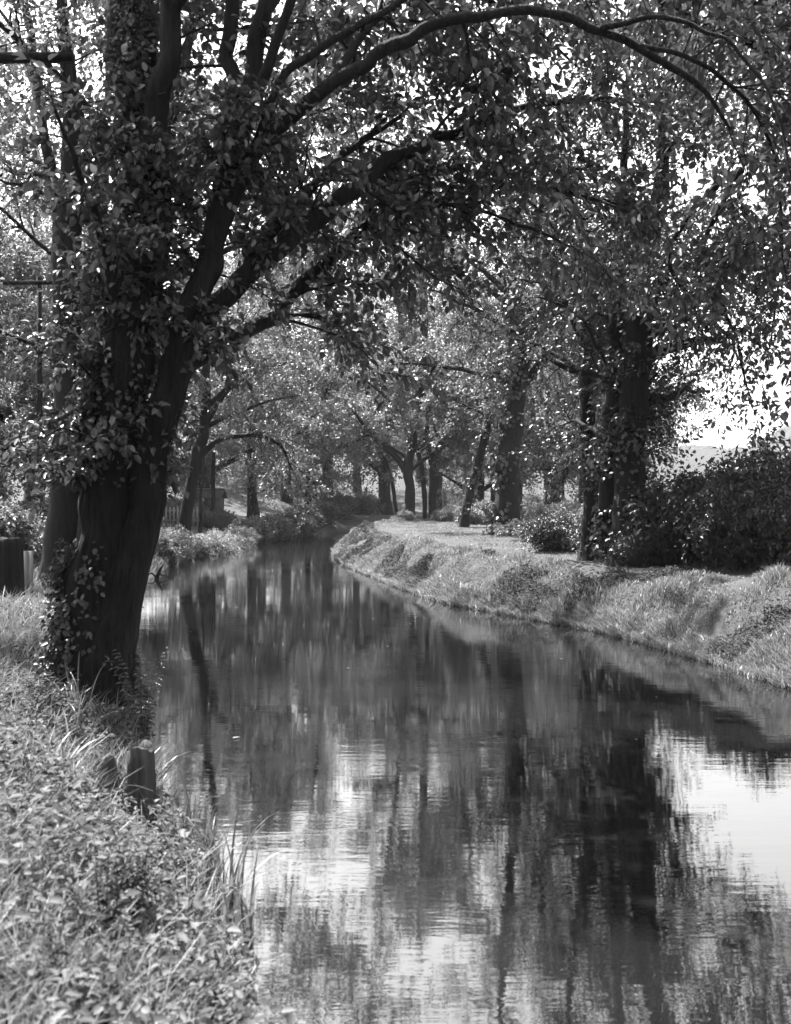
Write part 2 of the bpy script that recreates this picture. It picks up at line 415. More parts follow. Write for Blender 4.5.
def ivy(rng, root, limbs, mat_, dens=120, size=.08, u0=0, u1=1, facing=None, spread=.05):
    lf = MB()
    for pts, rad in limbs:
        seg = np.linalg.norm(np.diff(pts, axis=0), axis=1); L = seg.sum(); cum = np.concatenate([[0], np.cumsum(seg)]) / L
        n = int(dens * L * (u1 - u0)); u = u0 + (u1 - u0) * rng.random(n)
        p = np.stack([np.interp(u, cum, pts[:, a]) for a in range(3)], -1); r = np.interp(u, cum, rad)
        T = nrm(np.gradient(pts, axis=0))[np.minimum((u * (len(pts) - 1)).astype(int), len(pts) - 1)]
        S = rand_perp(rng, T)
        if facing is not None:
            fv = nrm(np.array(facing, float)); S = nrm(S + fv * rng.uniform(.5, 2.2, (n, 1))); S = nrm(S - (S * T).sum(-1, keepdims=True) * T)
        keep = vnoise(u * L * 1.7, np.arctan2(S[:, 1], S[:, 0]) * 1.3 + 9, 5) > .35
        p, r, S = p[keep], r[keep], S[keep]; n = len(p)
        p = p + S * (r * 1.02 + rng.random(n) ** 2 * spread + .01)[:, None]
        leaves(lf, p, nrm(-UP * .8 + rng.normal(size=(n, 3)) * .6 + S * .4), nrm(S + UP * .5 + rng.normal(size=(n, 3)) * .35), size * rng.uniform(.6, 1.2, n), .8, .12, True)
    lf.build('ivy', mat_, root)

# ------------------------------------------------------------------ 1. the big leaning tree in front
rng = np.random.default_rng(11)
D0 = 10.0
stemL = px_limb([(84, 700, 10, 74), (88, 650, 10, 62), (102, 540, 10, 58), (113, 450, 10, 56), (126, 370, 10, 54), (140, 290, 10.1, 48), (150, 180, 10.2, 40), (146, 90, 10.3, 28), (143, 0, 10.4, 25), (140, -140, 10.6, 18), (150, -300, 10.8, 8)], 240)
stemR = px_limb([(102, 695, 9.9, 62), (112, 640, 9.9, 50), (140, 540, 9.9, 38), (158, 455, 9.9, 34), (171, 380, 9.9, 32), (192, 304, 9.9, 27), (217, 233, 9.9, 25), (238, 140, 9.8, 20), (258, 30, 9.7, 17), (276, -90, 9.6, 12), (290, -230, 9.5, 6)], 224)
main_limbs = [stemL, stemR,
    px_limb([(180, 345, 10, 24), (217, 304, 10.1, 22), (263, 263, 10.2, 21), (314, 223, 10.4, 20), (364, 182, 10.6, 17), (400, 157, 10.8, 14), (441, 137, 11, 12), (491, 119, 11.2, 10), (547, 104, 11.4, 7), (610, 100, 11.6, 3)]),
    px_limb([(212, 245, 9.9, 20), (253, 157, 9.8, 17), (283, 127, 9.8, 16), (324, 91, 9.7, 15), (364, 66, 9.7, 14), (400, 48, 9.6, 13), (441, 26, 9.6, 12), (491, 14, 9.6, 11), (542, 13, 9.6, 10), (593, 28, 9.6, 9), (633, 46, 9.7, 8), (674, 71, 9.8, 7), (704, 96, 9.9, 5), (728, 130, 10, 3)], 70),
    px_limb([(172, 372, 10.1, 26), (205, 352, 10.3, 20), (248, 331, 10.6, 17), (283, 309, 10.9, 15), (304, 283, 11.1, 14), (344, 245, 11.4, 13), (400, 218, 11.7, 10), (441, 200, 12, 8), (491, 188, 12.2, 6), (542, 188, 12.4, 5), (593, 200, 12.6, 4), (625, 206, 12.8, 3)]),
    px_limb([(228, 300, 10.1, 15), (260, 248, 10.3, 13), (304, 197, 10.5, 12), (329, 167, 10.6, 10), (354, 147, 10.8, 8), (400, 118, 11, 4)]),
    px_limb([(258, 145, 9.8, 13), (283, 81, 9.8, 10), (324, 45, 9.9, 9), (364, 25, 10, 8), (430, -12, 10.2, 7), (520, -45, 10.4, 5), (620, -40, 10.6, 4), (720, 0, 10.8, 3)]),
    px_limb([(150, 190, 10.1, 26), (163, 100, 10, 24), (175, 0, 9.9, 21), (190, -120, 9.8, 14), (215, -260, 9.7, 6)]),
    px_limb([(135, 240, 10.2, 22), (122, 120, 10.4, 17), (117, 0, 10.6, 14), (100, -120, 10.8, 10), (80, -260, 11, 5)]),
    px_limb([(232, 165, 9.85, 17), (232, 100, 9.87, 16), (230, 40, 9.9, 15), (236, -60, 9.8, 12), (262, -200, 9.7, 5)]),
    px_limb([(230, 190, 9.8, 16), (255, 110, 9.6, 13), (276, 50, 9.4, 11), (310, -60, 9.1, 9), (370, -190, 8.7, 5)]),
    px_limb([(122, 330, 9.9, 12), (104, 240, 9.6, 9), (78, 170, 9.3, 6), (56, 110, 9.0, 3)]),
    px_limb([(600, 30, 9.6, 6), (660, 20, 9.4, 5), (720, 40, 9.2, 4), (770, 100, 9.0, 3), (790, 180, 8.9, 2)]),
    px_limb([(640, 48, 9.7, 6), (690, 60, 10.2, 5), (745, 100, 10.6, 4), (775, 170, 10.9, 3), (780, 260, 11, 2)]),
    px_limb([(262, 20, 9.7, 12), (310, -40, 10.2, 10), (370, -50, 10.8, 8), (440, -30, 11.4, 6), (500, 0, 12, 4), (550, 50, 12.4, 2)]),
    px_limb([(175, 10, 9.9, 12), (230, -60, 9.2, 9), (300, -60, 8.8, 7), (380, -30, 8.5, 5), (440, 20, 8.3, 2)]),
    px_limb([(324, 91, 9.7, 9), (380, 20, 10.6, 8), (440, -10, 11.4, 6), (520, 20, 12, 4), (580, 70, 12.4, 2)]),
    px_limb([(263, 263, 10.2, 8), (290, 210, 10.8, 6), (330, 180, 11.6, 4), (380, 190, 12.2, 2)]),
    px_limb([(390, 213, 11.6, 5), (451, 206, 11.5, 4), (491, 215, 11.4, 3.5), (542, 236, 11.3, 3), (567, 246, 11.2, 2)]),
]
base = P(95, 690, 10); base[2] = tz(base[0], base[1])
def cull_main(p):
    # the crown opens over the water: nothing hangs below this line, and the far-right gap stays clear
    d = p[1]; px = 395.5 + p[0] / d * F; py = HZ - (p[2] - EYE) / d * F
    lim = np.interp(px, [0, 60, 200, 260, 330, 420, 560, 640, 700, 760, 830], [330, 430, 400, 360, 300, 262, 250, 250, 280, 330, 360])
    if 180 < px < 640 and py > 40 and d < 10.3 + (px - 217) / 330 * 1.15 and (math.sin(p[0] * 91.7 + p[2] * 57.3) * 4375.5) % 1 < .92: return True
    return py > lim
def extra_main(rng, L, wm, lf):
    # leafy sprouts hugging both stems
    grow(rng, L[11:12], wm, lf, per_m=6, start=.3, Lb=.55, up=.1, droop=.4, ntw=7, Ltw=.35, nleaf=8, size=.1, wid=.65, fine=True)
    grow(rng, [(L[0][0][60:184:4], L[0][1][60:184:4]), (L[1][0][96:176:4], L[1][1][96:176:4]), (L[0][0][60:160:4] - [.15, .3, 0], L[0][1][60:160:4] * .3)], wm, lf, per_m=11, start=0.0, Lb=.6, ang=(50, 95), up=.2, droop=.35, ntw=9, Ltw=.33, nleaf=10, size=.088, wid=.62, fine=True)
tree1 = make_tree('leaning_tree', 'big dark two-stemmed tree leaning over the water, its lower trunk in the near weeds', 'tree', base, main_limbs, rng, M['bark'], M['leaf'], main=2, world=True, limb_parts=True, ns=96, lump=.16, flare=.3, ridge=.085,
    crown_kw=dict(from_=2, per_m=5.2, start=.2, Lb=1.25, up=.12, droop=.3, ntw=11, Ltw=.55, nleaf=12, size=.112, wid=.6, fine=True, cull=cull_main), extra=extra_main)
ivy(np.random.default_rng(3), tree1, [(stemL[0] - base, stemL[1])], M['ivy'], 1900, .058, .02, .72, (-1, -.2, 0), .16)

# ------------------------------------------------------------------ 2. the other trees with trunks of their own
def px_tree(name, label, d, trunk_ctrl, n_main, seed, wood_m, leaf_m, kw, nl=6, spread=2.8, low=.4, add=(), group=None, ns=12, auto_up=True):
    rng = np.random.default_rng(seed)
    limbs = [px_limb(c) for c in trunk_ctrl]
    b0 = limbs[0][0][0]; gz = tz(b0[0], b0[1]); base = np.array([b0[0], b0[1], gz - .05])
    for k in range(n_main): 
        p, r = limbs[k]
        if abs(p[0][2] - gz) < 1.5: p[0][2] = min(p[0][2], gz - .15)
    if auto_up:
        for k in range(n_main):
            p, r = limbs[k]
            for q in range(nl):
                u = low + (.97 - low) * (q + rng.random()) / nl; j = int(u * (len(p) - 1)); az = q * 2.4 + rng.random() * 1.2 + k
                L = spread * rng.uniform(.7, 1.2) * (1.1 - .5 * u); t_ = np.linspace(0, 1, 8)[:, None]
                lp = p[j] + np.hstack([np.cos(az) * L * t_, np.sin(az) * L * t_, L * rng.uniform(.2, .7) * (1.3 * t_ - .5 * t_ ** 2)]) + rng.normal(size=(8, 3)) * .06 * t_
                limbs.append((lp, r[j] * .5 * (1 - .85 * t_[:, 0])))
    if kw.get('cullw'):
        kw = dict(kw); cw = kw.pop('cullw'); kw['cull'] = lambda p: cw(p + base)
    return make_tree(name, label, 'tree', base, limbs, rng, wood_m, leaf_m, main=n_main, world=True, crown_kw=kw, group=group, ns=ns), limbs, base

FARKW = dict(from_=0, per_m=4, start=.3, Lb=1.7, up=.1, droop=.3, ntw=13, Ltw=.7, nleaf=13, size=.15, wid=.6, twig_wood=False)
# second, double trunk behind the first
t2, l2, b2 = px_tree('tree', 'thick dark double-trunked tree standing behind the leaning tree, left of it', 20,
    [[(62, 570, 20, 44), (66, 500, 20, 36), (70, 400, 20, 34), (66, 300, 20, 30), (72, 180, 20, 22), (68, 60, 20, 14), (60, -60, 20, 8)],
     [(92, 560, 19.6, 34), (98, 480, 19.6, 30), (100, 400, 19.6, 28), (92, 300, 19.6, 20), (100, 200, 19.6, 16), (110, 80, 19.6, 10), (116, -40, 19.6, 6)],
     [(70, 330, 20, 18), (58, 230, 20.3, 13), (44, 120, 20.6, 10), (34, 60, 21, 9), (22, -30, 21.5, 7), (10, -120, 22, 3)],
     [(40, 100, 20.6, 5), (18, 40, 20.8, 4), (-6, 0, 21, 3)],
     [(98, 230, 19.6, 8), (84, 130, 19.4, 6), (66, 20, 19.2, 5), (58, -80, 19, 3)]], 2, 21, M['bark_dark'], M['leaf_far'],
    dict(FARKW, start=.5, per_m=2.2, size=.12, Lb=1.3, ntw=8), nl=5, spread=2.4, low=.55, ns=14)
# far-left tree on the bank with drooping branch
t3, l3, b3 = px_tree('tree', 'slender tree leaning right from the left bank among pale shrubs', 44,
    [[(183, 535, 44, 15), (190, 490, 44, 13), (198, 455, 44, 13), (204, 425, 44, 11), (206, 380, 44, 9), (212, 320, 44, 7), (216, 270, 44, 3)],
     [(199, 458, 44, 8), (213, 444, 44, 6), (232, 437, 44, 5), (258, 436, 44, 4), (280, 446, 44, 3), (292, 470, 44, 2)],
     [(204, 425, 44, 7), (228, 390, 44.5, 6), (262, 368, 45, 5), (300, 360, 45.5, 3)]], 1, 31, M['bark_dark'], M['leaf_far'],
    dict(FARKW, start=.4, droop=.55, tdroop=.5, size=.15, Lb=1.9), nl=10, spread=4.5, low=.45)
# fat tree by the towpath
t4, l4, b4 = px_tree('tree', 'stout single trunk clad in ivy tufts beside the towpath', 43,
    [[(508, 533, 43, 28), (507, 500, 43, 25), (509, 460, 43, 23), (513, 430, 43, 19), (519, 390, 43, 17), (521, 350, 43, 16), (516, 315, 43, 14), (512, 260, 43, 11), (505, 180, 43, 9), (500, 90, 43, 5)],
     [(521, 352, 43, 13), (534, 322, 43, 11), (560, 295, 43, 9), (592, 275, 43, 6), (615, 262, 43, 3)],
     [(524, 385, 43, 10), (552, 350, 42.5, 9), (582, 315, 42, 8), (612, 292, 41.5, 5), (640, 280, 41, 3)],
     [(519, 330, 43, 8), (530, 295, 43, 6), (540, 240, 43, 4), (546, 190, 43, 2)],
     [(515, 310, 43, 8), (494, 280, 43, 6), (470, 262, 43, 3)]], 1, 41, M['bark'], M['leaf_far'],
    dict(FARKW, start=.35, size=.15, Lb=2.0), nl=14, spread=6, low=.42, ns=14)
ivy(np.random.default_rng(8), t4, [(l4[0][0] - b4, l4[0][1])], M['ivy'], 200, .2, .0, .55, (-1, -.3, 0), .25)
def cull5(p):
    px = 395.5 + p[0] / p[1] * F; py = HZ - (p[2] - EYE) / p[1] * F
    return (p[1] < 23.2 and 574 < px < 652 and 340 < py < 575 and (math.sin(p[0] * 91.7 + p[2] * 57.3) * 4375.5) % 1 < .3) or (px > 690 and 345 < py < 450 and (math.sin(p[0] * 77.7 + p[2] * 37.3) * 3375.5) % 1 < .7)
# dark pair by the towpath, right
t5, l5, b5 = px_tree('tree', 'tall dark thick-trunked tree, its twin stems wrapped in leaves, right of the towpath bank', 23,
    [[(627, 572, 23, 40), (628, 520, 23, 33), (630, 450, 23, 32), (634, 390, 23, 30), (640, 330, 23, 28), (648, 260, 23, 22), (660, 180, 23, 16), (668, 80, 23, 10), (676, -20, 23, 5)],
     [(606, 568, 23.4, 20), (607, 500, 23.4, 16), (612, 420, 23.4, 15), (616, 340, 23.4, 14), (618, 260, 23.4, 12), (622, 160, 23.4, 8), (628, 60, 23.4, 4)],
     [(650, 270, 23, 12), (690, 300, 23, 8), (720, 280, 23, 7), (760, 250, 22.6, 5), (800, 240, 22.2, 3)],
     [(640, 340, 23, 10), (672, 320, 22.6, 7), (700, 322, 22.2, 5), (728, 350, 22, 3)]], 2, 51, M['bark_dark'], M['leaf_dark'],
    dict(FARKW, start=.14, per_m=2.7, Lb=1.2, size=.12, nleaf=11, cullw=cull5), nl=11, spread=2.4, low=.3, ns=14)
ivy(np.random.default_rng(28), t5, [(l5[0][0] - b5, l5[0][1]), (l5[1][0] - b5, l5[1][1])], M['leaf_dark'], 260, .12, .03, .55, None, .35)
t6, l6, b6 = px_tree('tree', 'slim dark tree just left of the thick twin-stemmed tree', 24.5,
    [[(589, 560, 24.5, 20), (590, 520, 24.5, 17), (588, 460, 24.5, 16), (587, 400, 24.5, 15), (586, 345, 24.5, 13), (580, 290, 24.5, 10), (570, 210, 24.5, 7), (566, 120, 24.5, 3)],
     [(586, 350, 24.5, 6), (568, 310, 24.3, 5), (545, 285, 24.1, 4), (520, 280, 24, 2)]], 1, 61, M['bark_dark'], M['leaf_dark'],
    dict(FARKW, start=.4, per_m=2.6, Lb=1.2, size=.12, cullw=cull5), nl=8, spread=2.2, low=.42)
# cluster further along the towpath
t7, l7, b7 = px_tree('tree', 'tree with a heavy limb reaching left over the towpath bend', 74,
    [[(410, 521, 74, 11), (410, 490, 74, 10), (408, 468, 74, 10), (413, 440, 74, 8), (420, 400, 74, 8), (424, 320, 74, 8), (422, 220, 74, 6), (418, 130, 74, 3)],
     [(407, 474, 74, 7), (397, 458, 74, 7), (380, 444, 74, 6), (368, 430, 74, 4), (352, 410, 74, 2)]], 1, 71, M['bark'], M['leaf_far'],
    dict(FARKW, start=.25, size=.2, Lb=2.6, Ltw=1.0, per_m=3), nl=15, spread=9, low=.25)
t8, l8, b8 = px_tree('tree', 'forked tree with two stems rising in a V beside the towpath bend', 76,
    [[(425, 521, 76, 5), (424, 490, 76, 5), (421, 465, 76, 5), (416, 440, 76, 4), (408, 390, 76, 5), (398, 290, 76, 5), (386, 200, 76, 3), (380, 150, 76, 2)],
     [(432, 522, 75.5, 8), (433, 490, 75.5, 8), (435, 460, 75.5, 7), (442, 440, 75.5, 7), (452, 390, 75.5, 6), (462, 290, 75.5, 5), (470, 210, 75.5, 3)],
     [(432, 465, 75.5, 6), (427, 440, 75.5, 5), (428, 400, 75.5, 3)]], 2, 81, M['bark'], M['leaf_far'],
    dict(FARKW, start=.3, size=.2, Lb=2.6, Ltw=1.0, per_m=3), nl=9, spread=7, low=.35)
t9, l9, b9 = px_tree('tree', 'bare trunk leaning steeply right behind the stout ivied trunk', 52,
    [[(464, 520, 52, 9), (470, 490, 52, 9), (480, 455, 52, 9), (490, 415, 52, 8), (497, 380, 52, 7), (506, 320, 52, 5), (516, 240, 52, 3)]], 1, 91, M['bark_dark'], M['leaf_far'],
    dict(FARKW, start=.3, size=.15, per_m=3.4), nl=9, spread=3.5, low=.4)
ivy(np.random.default_rng(18), t9, [(l9[0][0] - b9, l9[0][1])], M['ivy'], 130, .16, .05, .8, None, .2)
t10, l10, b10 = px_tree('tree', 'thin stem slanting left beyond the forked tree', 88,
    [[(397, 518, 88, 4), (394, 495, 88, 4), (390, 475, 88, 4), (384, 455, 88, 3), (376, 430, 88, 2)]], 1, 92, M['bark_dark'], M['leaf_far'],
    dict(FARKW, start=.5, size=.22, per_m=2), nl=4, spread=2.4, low=.6)
for k, (a, lab) in enumerate(((( [(213, 515, 62, 4), (214, 470, 62, 4), (214, 440, 62, 3), (216, 400, 62, 2)]), 'straight sapling right of the slender leaning tree, beside the grey shed'),
                 (( [(200, 520, 55, 3.5), (202, 490, 55, 3), (204, 460, 55, 2.5), (203, 425, 55, 1.5)]), 'thin sapling close against the slender leaning tree'))):
    px_tree('sapling', lab, 60, [a], 1, 100 + k, M['bark_dark'], M['leaf_far'], dict(FARKW, start=.6, size=.18, per_m=2), nl=3, spread=1.4, low=.7)

rg_ = np.random.default_rng(140)
lb = auto_limbs(rg_, 13, .32, (-1.2, .4), 13, 6.2, .34)
def cull_right(p):
    X_, Y_ = p[0] + 9.2, p[1] + 14.5; px = 395.5 + X_ / Y_ * F; py = HZ - (p[2] + .9 - EYE) / Y_ * F
    return py > np.interp(px + 14 * math.sin(p[2] * 9), [400, 640, 680, 715, 735, 755, 790, 900], [250, 270, 300, 335, 395, 330, 290, 330]) or px < 560 + (py - 100) * .1
def extra_right(rng, L, wm, lf):
    b_ = np.array([9.2, 14.5, tz(9.2, 14.5) - .1])
    for c in ([(740, 170, 14.6, 9), (705, 240, 14.4, 6), (722, 300, 14.2, 4), (738, 345, 14.1, 3), (744, 385, 14, 2)], [(720, 180, 15, 8), (668, 250, 14.8, 5), (690, 305, 14.6, 4), (704, 340, 14.5, 2)], [(820, 190, 14, 8), (788, 260, 13.8, 5), (775, 305, 13.7, 3), (772, 340, 13.7, 2)]):
        p, r = px_limb(c); tube(wm, p - b_, r, 6, .05, 3); grow(rng, [(p - b_, r)], wm, lf, per_m=9, start=.05, Lb=.7, droop=.5, ntw=7, Ltw=.35, nleaf=8, size=.1, fine=True, tdroop=.5)
make_tree('tree', 'broad tree standing on the towpath side whose dark boughs hang into the upper right corner', 'tree', (9.2, 14.5, tz(9.2, 14.5) - .1), lb, rg_, M['bark_dark'], M['leaf'],
    extra=extra_right, crown_kw=dict(FARKW, per_m=10, start=.2, Lb=1.7, ntw=12, Ltw=.5, nleaf=12, size=.12, fine=True, twig_wood=True, cull=cull_right), ns=14)

def hidden_tree(label, x, y, h, sp, seed, low, per_m, ln=.9):
    rg_ = np.random.default_rng(seed); lb = auto_limbs(rg_, h, .22, (ln, -.3), 12, sp, low)
    make_tree('tree', label, 'tree', (x, y, tz(x, y) - .1), lb, rg_, M['bark_dark'], M['leaf_far'], crown_kw=dict(FARKW, per_m=per_m, start=.25, Lb=1.6, size=.13, ntw=10, nleaf=10, twig_wood=True), ns=12)
hidden_tree('loose-crowned tree right behind the big leaning tree, filling the gaps between its limbs', -5.6, 20.5, 15, 6.8, 151, .4, 4.6, 2.4)
hidden_tree('tall tree beyond the dark bushes, its crown filling the upper right above the sky gap', 12.5, 27, 16, 6.4, 153, .42, 4.6, -.6)
hidden_tree('open-crowned tree farther along the left bank, seen above the slender leaning tree, its trunk hidden', -8.2, 29, 14.5, 7.0, 152, .3, 2.4)

# ------------------------------------------------------------------ 3. woodland trees: four kinds, copied
protos = []
for k, (h, sp, low) in enumerate(((11, 3.6, .16), (13, 4.0, .14), (9, 3.4, .12), (14, 3.8, .3))):
    rg = np.random.default_rng(200 + k)
    L = auto_limbs(rg, h, .2 + .05 * k, (rg.uniform(-.8, .8), rg.uniform(-.8, .8)), 11, sp, low)
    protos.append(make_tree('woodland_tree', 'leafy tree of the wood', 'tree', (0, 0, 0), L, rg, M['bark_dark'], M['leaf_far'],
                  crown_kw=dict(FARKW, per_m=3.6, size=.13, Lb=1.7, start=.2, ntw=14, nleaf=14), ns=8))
used = set()
def wood(k, x, y, s=1.0, rz=None, label='', group=None):
    z = tz(x, y)
    if k in used: o = copy_tree(protos[k])
    else: o = protos[k]; used.add(k)
    o.location = (x, y, z - .1); o.scale = (s, s, s); o.rotation_euler = (0, 0, rz if rz is not None else (x * 7.3 + y * 3.1) % 6.28)
    tag(o, label, 'tree', group); return o
G1, L1 = 'trees of the wood behind the left bank', 'leafy tree in the dense wood behind the left bank'
for (k, x, y, s) in ((2, -15.5, 42, 1.5), (1, -23, 47, 1.7), (0, -20, 40, 1.8), (3, -25, 52, 1.8), (1, -16, 63, 1.2), (0, -17, 64, 1.4), (3, -22, 66, 1.5), (2, -27, 44, 1.6), (0, -30, 60, 1.5), (1, -18, 35, 1.5), (2, -22, 30, 1.6), (0, -14.5, 34, 1.0), (2, -13.5, 30, .7), (0, -11.5, 27, .55), (1, -26, 36, 1.8), (1, -36, 50, 1.5), (0, -33, 38, 1.4)):
    wood(k, x, y, s, None, L1, G1)
G2, L2 = 'trees lining the left bank at the bend', 'leafy tree overhanging the water along the far left bank'
for (k, x, y, s) in ((2, -12, 68, 1.7), (0, -10.5, 80, 1.9), (1, -5.5, 91, 1.9), (2, -1, 98, 2.1), (0, -15, 84, 1.9), (1, -10, 100, 2.0), (0, -10, 74, .8), (2, -7, 87, .9)):
    wood(k, x, y, s, None, L2, G2)
G3, L3 = 'trees closing the view beyond the canal bend', 'hazy leafy tree closing the view beyond the canal bend'
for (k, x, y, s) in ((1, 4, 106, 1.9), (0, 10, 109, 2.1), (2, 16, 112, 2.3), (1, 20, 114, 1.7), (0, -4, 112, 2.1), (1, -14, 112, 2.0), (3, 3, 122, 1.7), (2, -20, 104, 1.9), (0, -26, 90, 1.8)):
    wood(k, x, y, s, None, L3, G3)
G4, L4 = 'trees behind the towpath', 'leafy tree in the green wall behind the towpath'
for (k, x, y, s) in ((0, 9, 80, 1.5), (2, 10, 67, 1.6), (1, 13, 64, 1.5), (3, 10, 57, 1.2), (2, 6, 78, 1.2), (0, 14.5, 78, 1.6)):
    wood(k, x, y, s, None, L4, G4)

for (k, x, y, s) in ((0, -7, -3, 1.1), (1, -3, -9, 1.2), (2, 4, -12, 1.3), (0, 10, -5, 1.2), (1, 10.5, 4, 1.0), (2, -9.5, 4, 1.1), (0, -7.6, 9.5, .75), (3, -12, -8, 1.3)):  # unseen trees, added to cut the open-sky light and dapple the near bank
    wood(k, x, y, s, None, 'leafy tree added out of view to shade the near canopy and bank', 'unseen trees added for their shade')

# ------------------------------------------------------------------ 4. shrubs
def make_shrub(seed, r, h, n, size, leaf_m, wid=.5, fine=False, arch=.5):
    rg = np.random.default_rng(seed); root = thing('shrub', 'shrub', 'shrub', (0, 0, 0)); st = MB(); lf = MB(); L = []
    for k in range(n):
        az = rg.random() * 6.28; rr = r * (.25 + .85 * rg.random()); hh = h * rg.uniform(.6, 1.05) * (1 - .35 * rr / r)
        t_ = np.linspace(0, 1, 7)[:, None]
        p = np.hstack([np.cos(az) * rr * t_ ** 1.3, np.sin(az) * rr * t_ ** 1.3, hh * (1.6 * t_ - .6 * t_ ** 2 - arch * .35 * t_ ** 4)])
        L.append((p, .014 * (1.1 - t_[:, 0])))
    for p, r_ in L: tube(st, p, r_, 4)
    grow(rg, L, st, lf, per_m=8, start=.08, Lb=.5 * h ** .5, ang=(30, 80), up=.15, droop=.3, ntw=8, Ltw=.32 * h ** .5, nleaf=9, size=size, wid=wid, fine=fine, twig_wood=False)
    tag(st.build('stems', M['bark_dark'], root, True), kind='stuff'); lf.build('foliage', leaf_m, root)
    return root
SP = {}
used_s = set()
def shrub(kind, px, d, s, label, group=None, rz=0, sz=None, x=None):
    if kind not in SP:
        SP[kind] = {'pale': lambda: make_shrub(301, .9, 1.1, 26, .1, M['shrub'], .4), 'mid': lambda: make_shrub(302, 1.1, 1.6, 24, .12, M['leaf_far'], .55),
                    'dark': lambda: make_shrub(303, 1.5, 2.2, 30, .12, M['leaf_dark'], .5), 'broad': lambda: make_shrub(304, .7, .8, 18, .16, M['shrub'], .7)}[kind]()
        o = SP[kind]
    else: o = copy_tree(SP[kind])
    xx = x if x is not None else (px - 395.5) / F * d
    o.location = (xx, d, tz(xx, d) - .05); o.scale = (s, s, sz or s); o.rotation_euler = (0, 0, rz); tag(o, label, 'shrub', group)
    return o
GS = 'pale shrubs along the left bank'
for k, (px, d, s) in enumerate(((160, 39, 1.0), (172, 42.5, 1.0), (200, 46, 1.0), (214, 49, 1.1), (228, 52, 1.05), (238, 57, .95))):
    shrub('pale', px, d, s, ['pale shrub at the water edge nearest the leaning trunk', 'pale shrub at the foot of the slender leaning tree', 'pale rounded shrub just right of the slender leaning tree',
          'tall pale shrub in the middle of the left bank row', 'pale shrub second from the far end of the left bank row', 'last pale shrub of the left bank row, farthest away'][k], GS, k * 1.3)
for k, (px, d, s) in enumerate(((252, 60, 1.1), (268, 64, 1.2), (288, 69, 1.3), (306, 74, 1.2), (322, 80, 1.3), (340, 87, 1.4), (362, 95, 1.4))):
    shrub('mid', px, d, s, 'hazy shrub in the overgrown row along the far left bank', 'shrubs on the far left bank', k * 1.1)
for k, (px, d, s, lab) in enumerate(((722, 22.8, 1.2, 'dark bush right of the thick twin-stemmed tree'), (752, 21, .85, 'dark spreading bush in front of the far pale hill'), (800, 23, 1.2, 'dark bush at the right end of the dark hedge mass'),
              (690, 25.5, .8, 'dark bush right beside the foot of the thick twin-stemmed tree'), (560, 28, .6, 'low dark bush at the foot of the slim dark tree'), (608, 25.2, .55, 'small dark bush peeping between the trunks of the slim and thick dark trees'), (656, 22.4, .5, 'small dark bush touching the right side of the thick dark trunk'))):
    shrub('dark', px, d, s, lab, 'dark bushes behind the towpath', k * 2.1, sz=s * (1, 1.2, 1.25, 1.15, 1, 1, 1)[k])
for k, (px, d, s, kind, lab) in enumerate(((520, 40, .8, 'broad', 'pale broad-leaved plant right at the foot of the stout ivied trunk'), (498, 41.5, .6, 'broad', 'small pale leafy plant left of the stout ivied trunk'), (545, 36, .9, 'broad', 'pale bush between the stout ivied trunk and the slim dark tree'),
              (446, 66, .6, 'mid', 'low bush in front of the forked tree'), (404, 68, .5, 'mid', 'low bush at the foot of the tree with the heavy left limb'), (466, 56, .7, 'mid', 'bush around the base of the steeply leaning trunk'), (484, 58, .9, 'mid', 'bush just left of the stout ivied trunk, behind it'),
              (540, 50, 1.2, 'pale', 'tall bush behind the stout ivied trunk, on its right'), (575, 46, 1.4, 'pale', 'tall bush seen between the stout ivied trunk and the slim dark tree'), (800, 34, 1.6, 'pale', 'pale sunlit bush glimpsed behind the dark hedge mass'))):
    shrub(kind, px, d, s, lab, None, k * 1.7)

for k, (px, d, s, lab) in enumerate(((5, 24, .9, 'shady bush behind the dark stump, at the left edge'), (30, 26, .8, 'shady bush behind the low board panel'), (58, 30, 1.2, 'shady bush beside the foot of the far utility pole'), (-30, 23, 1.0, 'shady bush just off the left edge, beyond the dark stump'),
     (175, 60, 1.0, 'shady bush in front of the picket fence'), (222, 63, .8, 'shady bush at the right corner of the shed'), (195, 62, .8, 'shady bush at the left corner of the shed'), (209, 61.5, .7, 'shady bush in front of the shed wall'))):
    shrub('mid', px, d, s, lab, None, k * 1.9)

# ------------------------------------------------------------------ 5. grass, ground cover and bank plants
def blades(mb, x, y, z, h, wd, rg, lean=.5):
    n = len(x); az = rg.random(n) * 6.28; S = np.stack([np.cos(az), np.sin(az), 0 * az], -1); la = rg.random(n) * 6.28
    Ld = np.stack([np.cos(la), np.sin(la), 0 * la], -1) * (rg.random(n) * lean)[:, None]
    b = np.stack([x, y, z], -1); h = h[:, None]; wd = wd[:, None]
    V = np.stack([b - S * wd, b + S * wd, b + S * wd * .7 + UP * h * .6 + Ld * h * .45, b - S * wd * .7 + UP * h * .6 + Ld * h * .45, b + UP * h * .92 + Ld * h * 1.1], 1)
    k = np.arange(n)[:, None] * 5
    mb.add2(V.reshape(-1, 3), [k + np.array([[0, 1, 2, 3]]), k + np.array([[3, 2, 4]])])
rg = np.random.default_rng(77)
gr = MB()
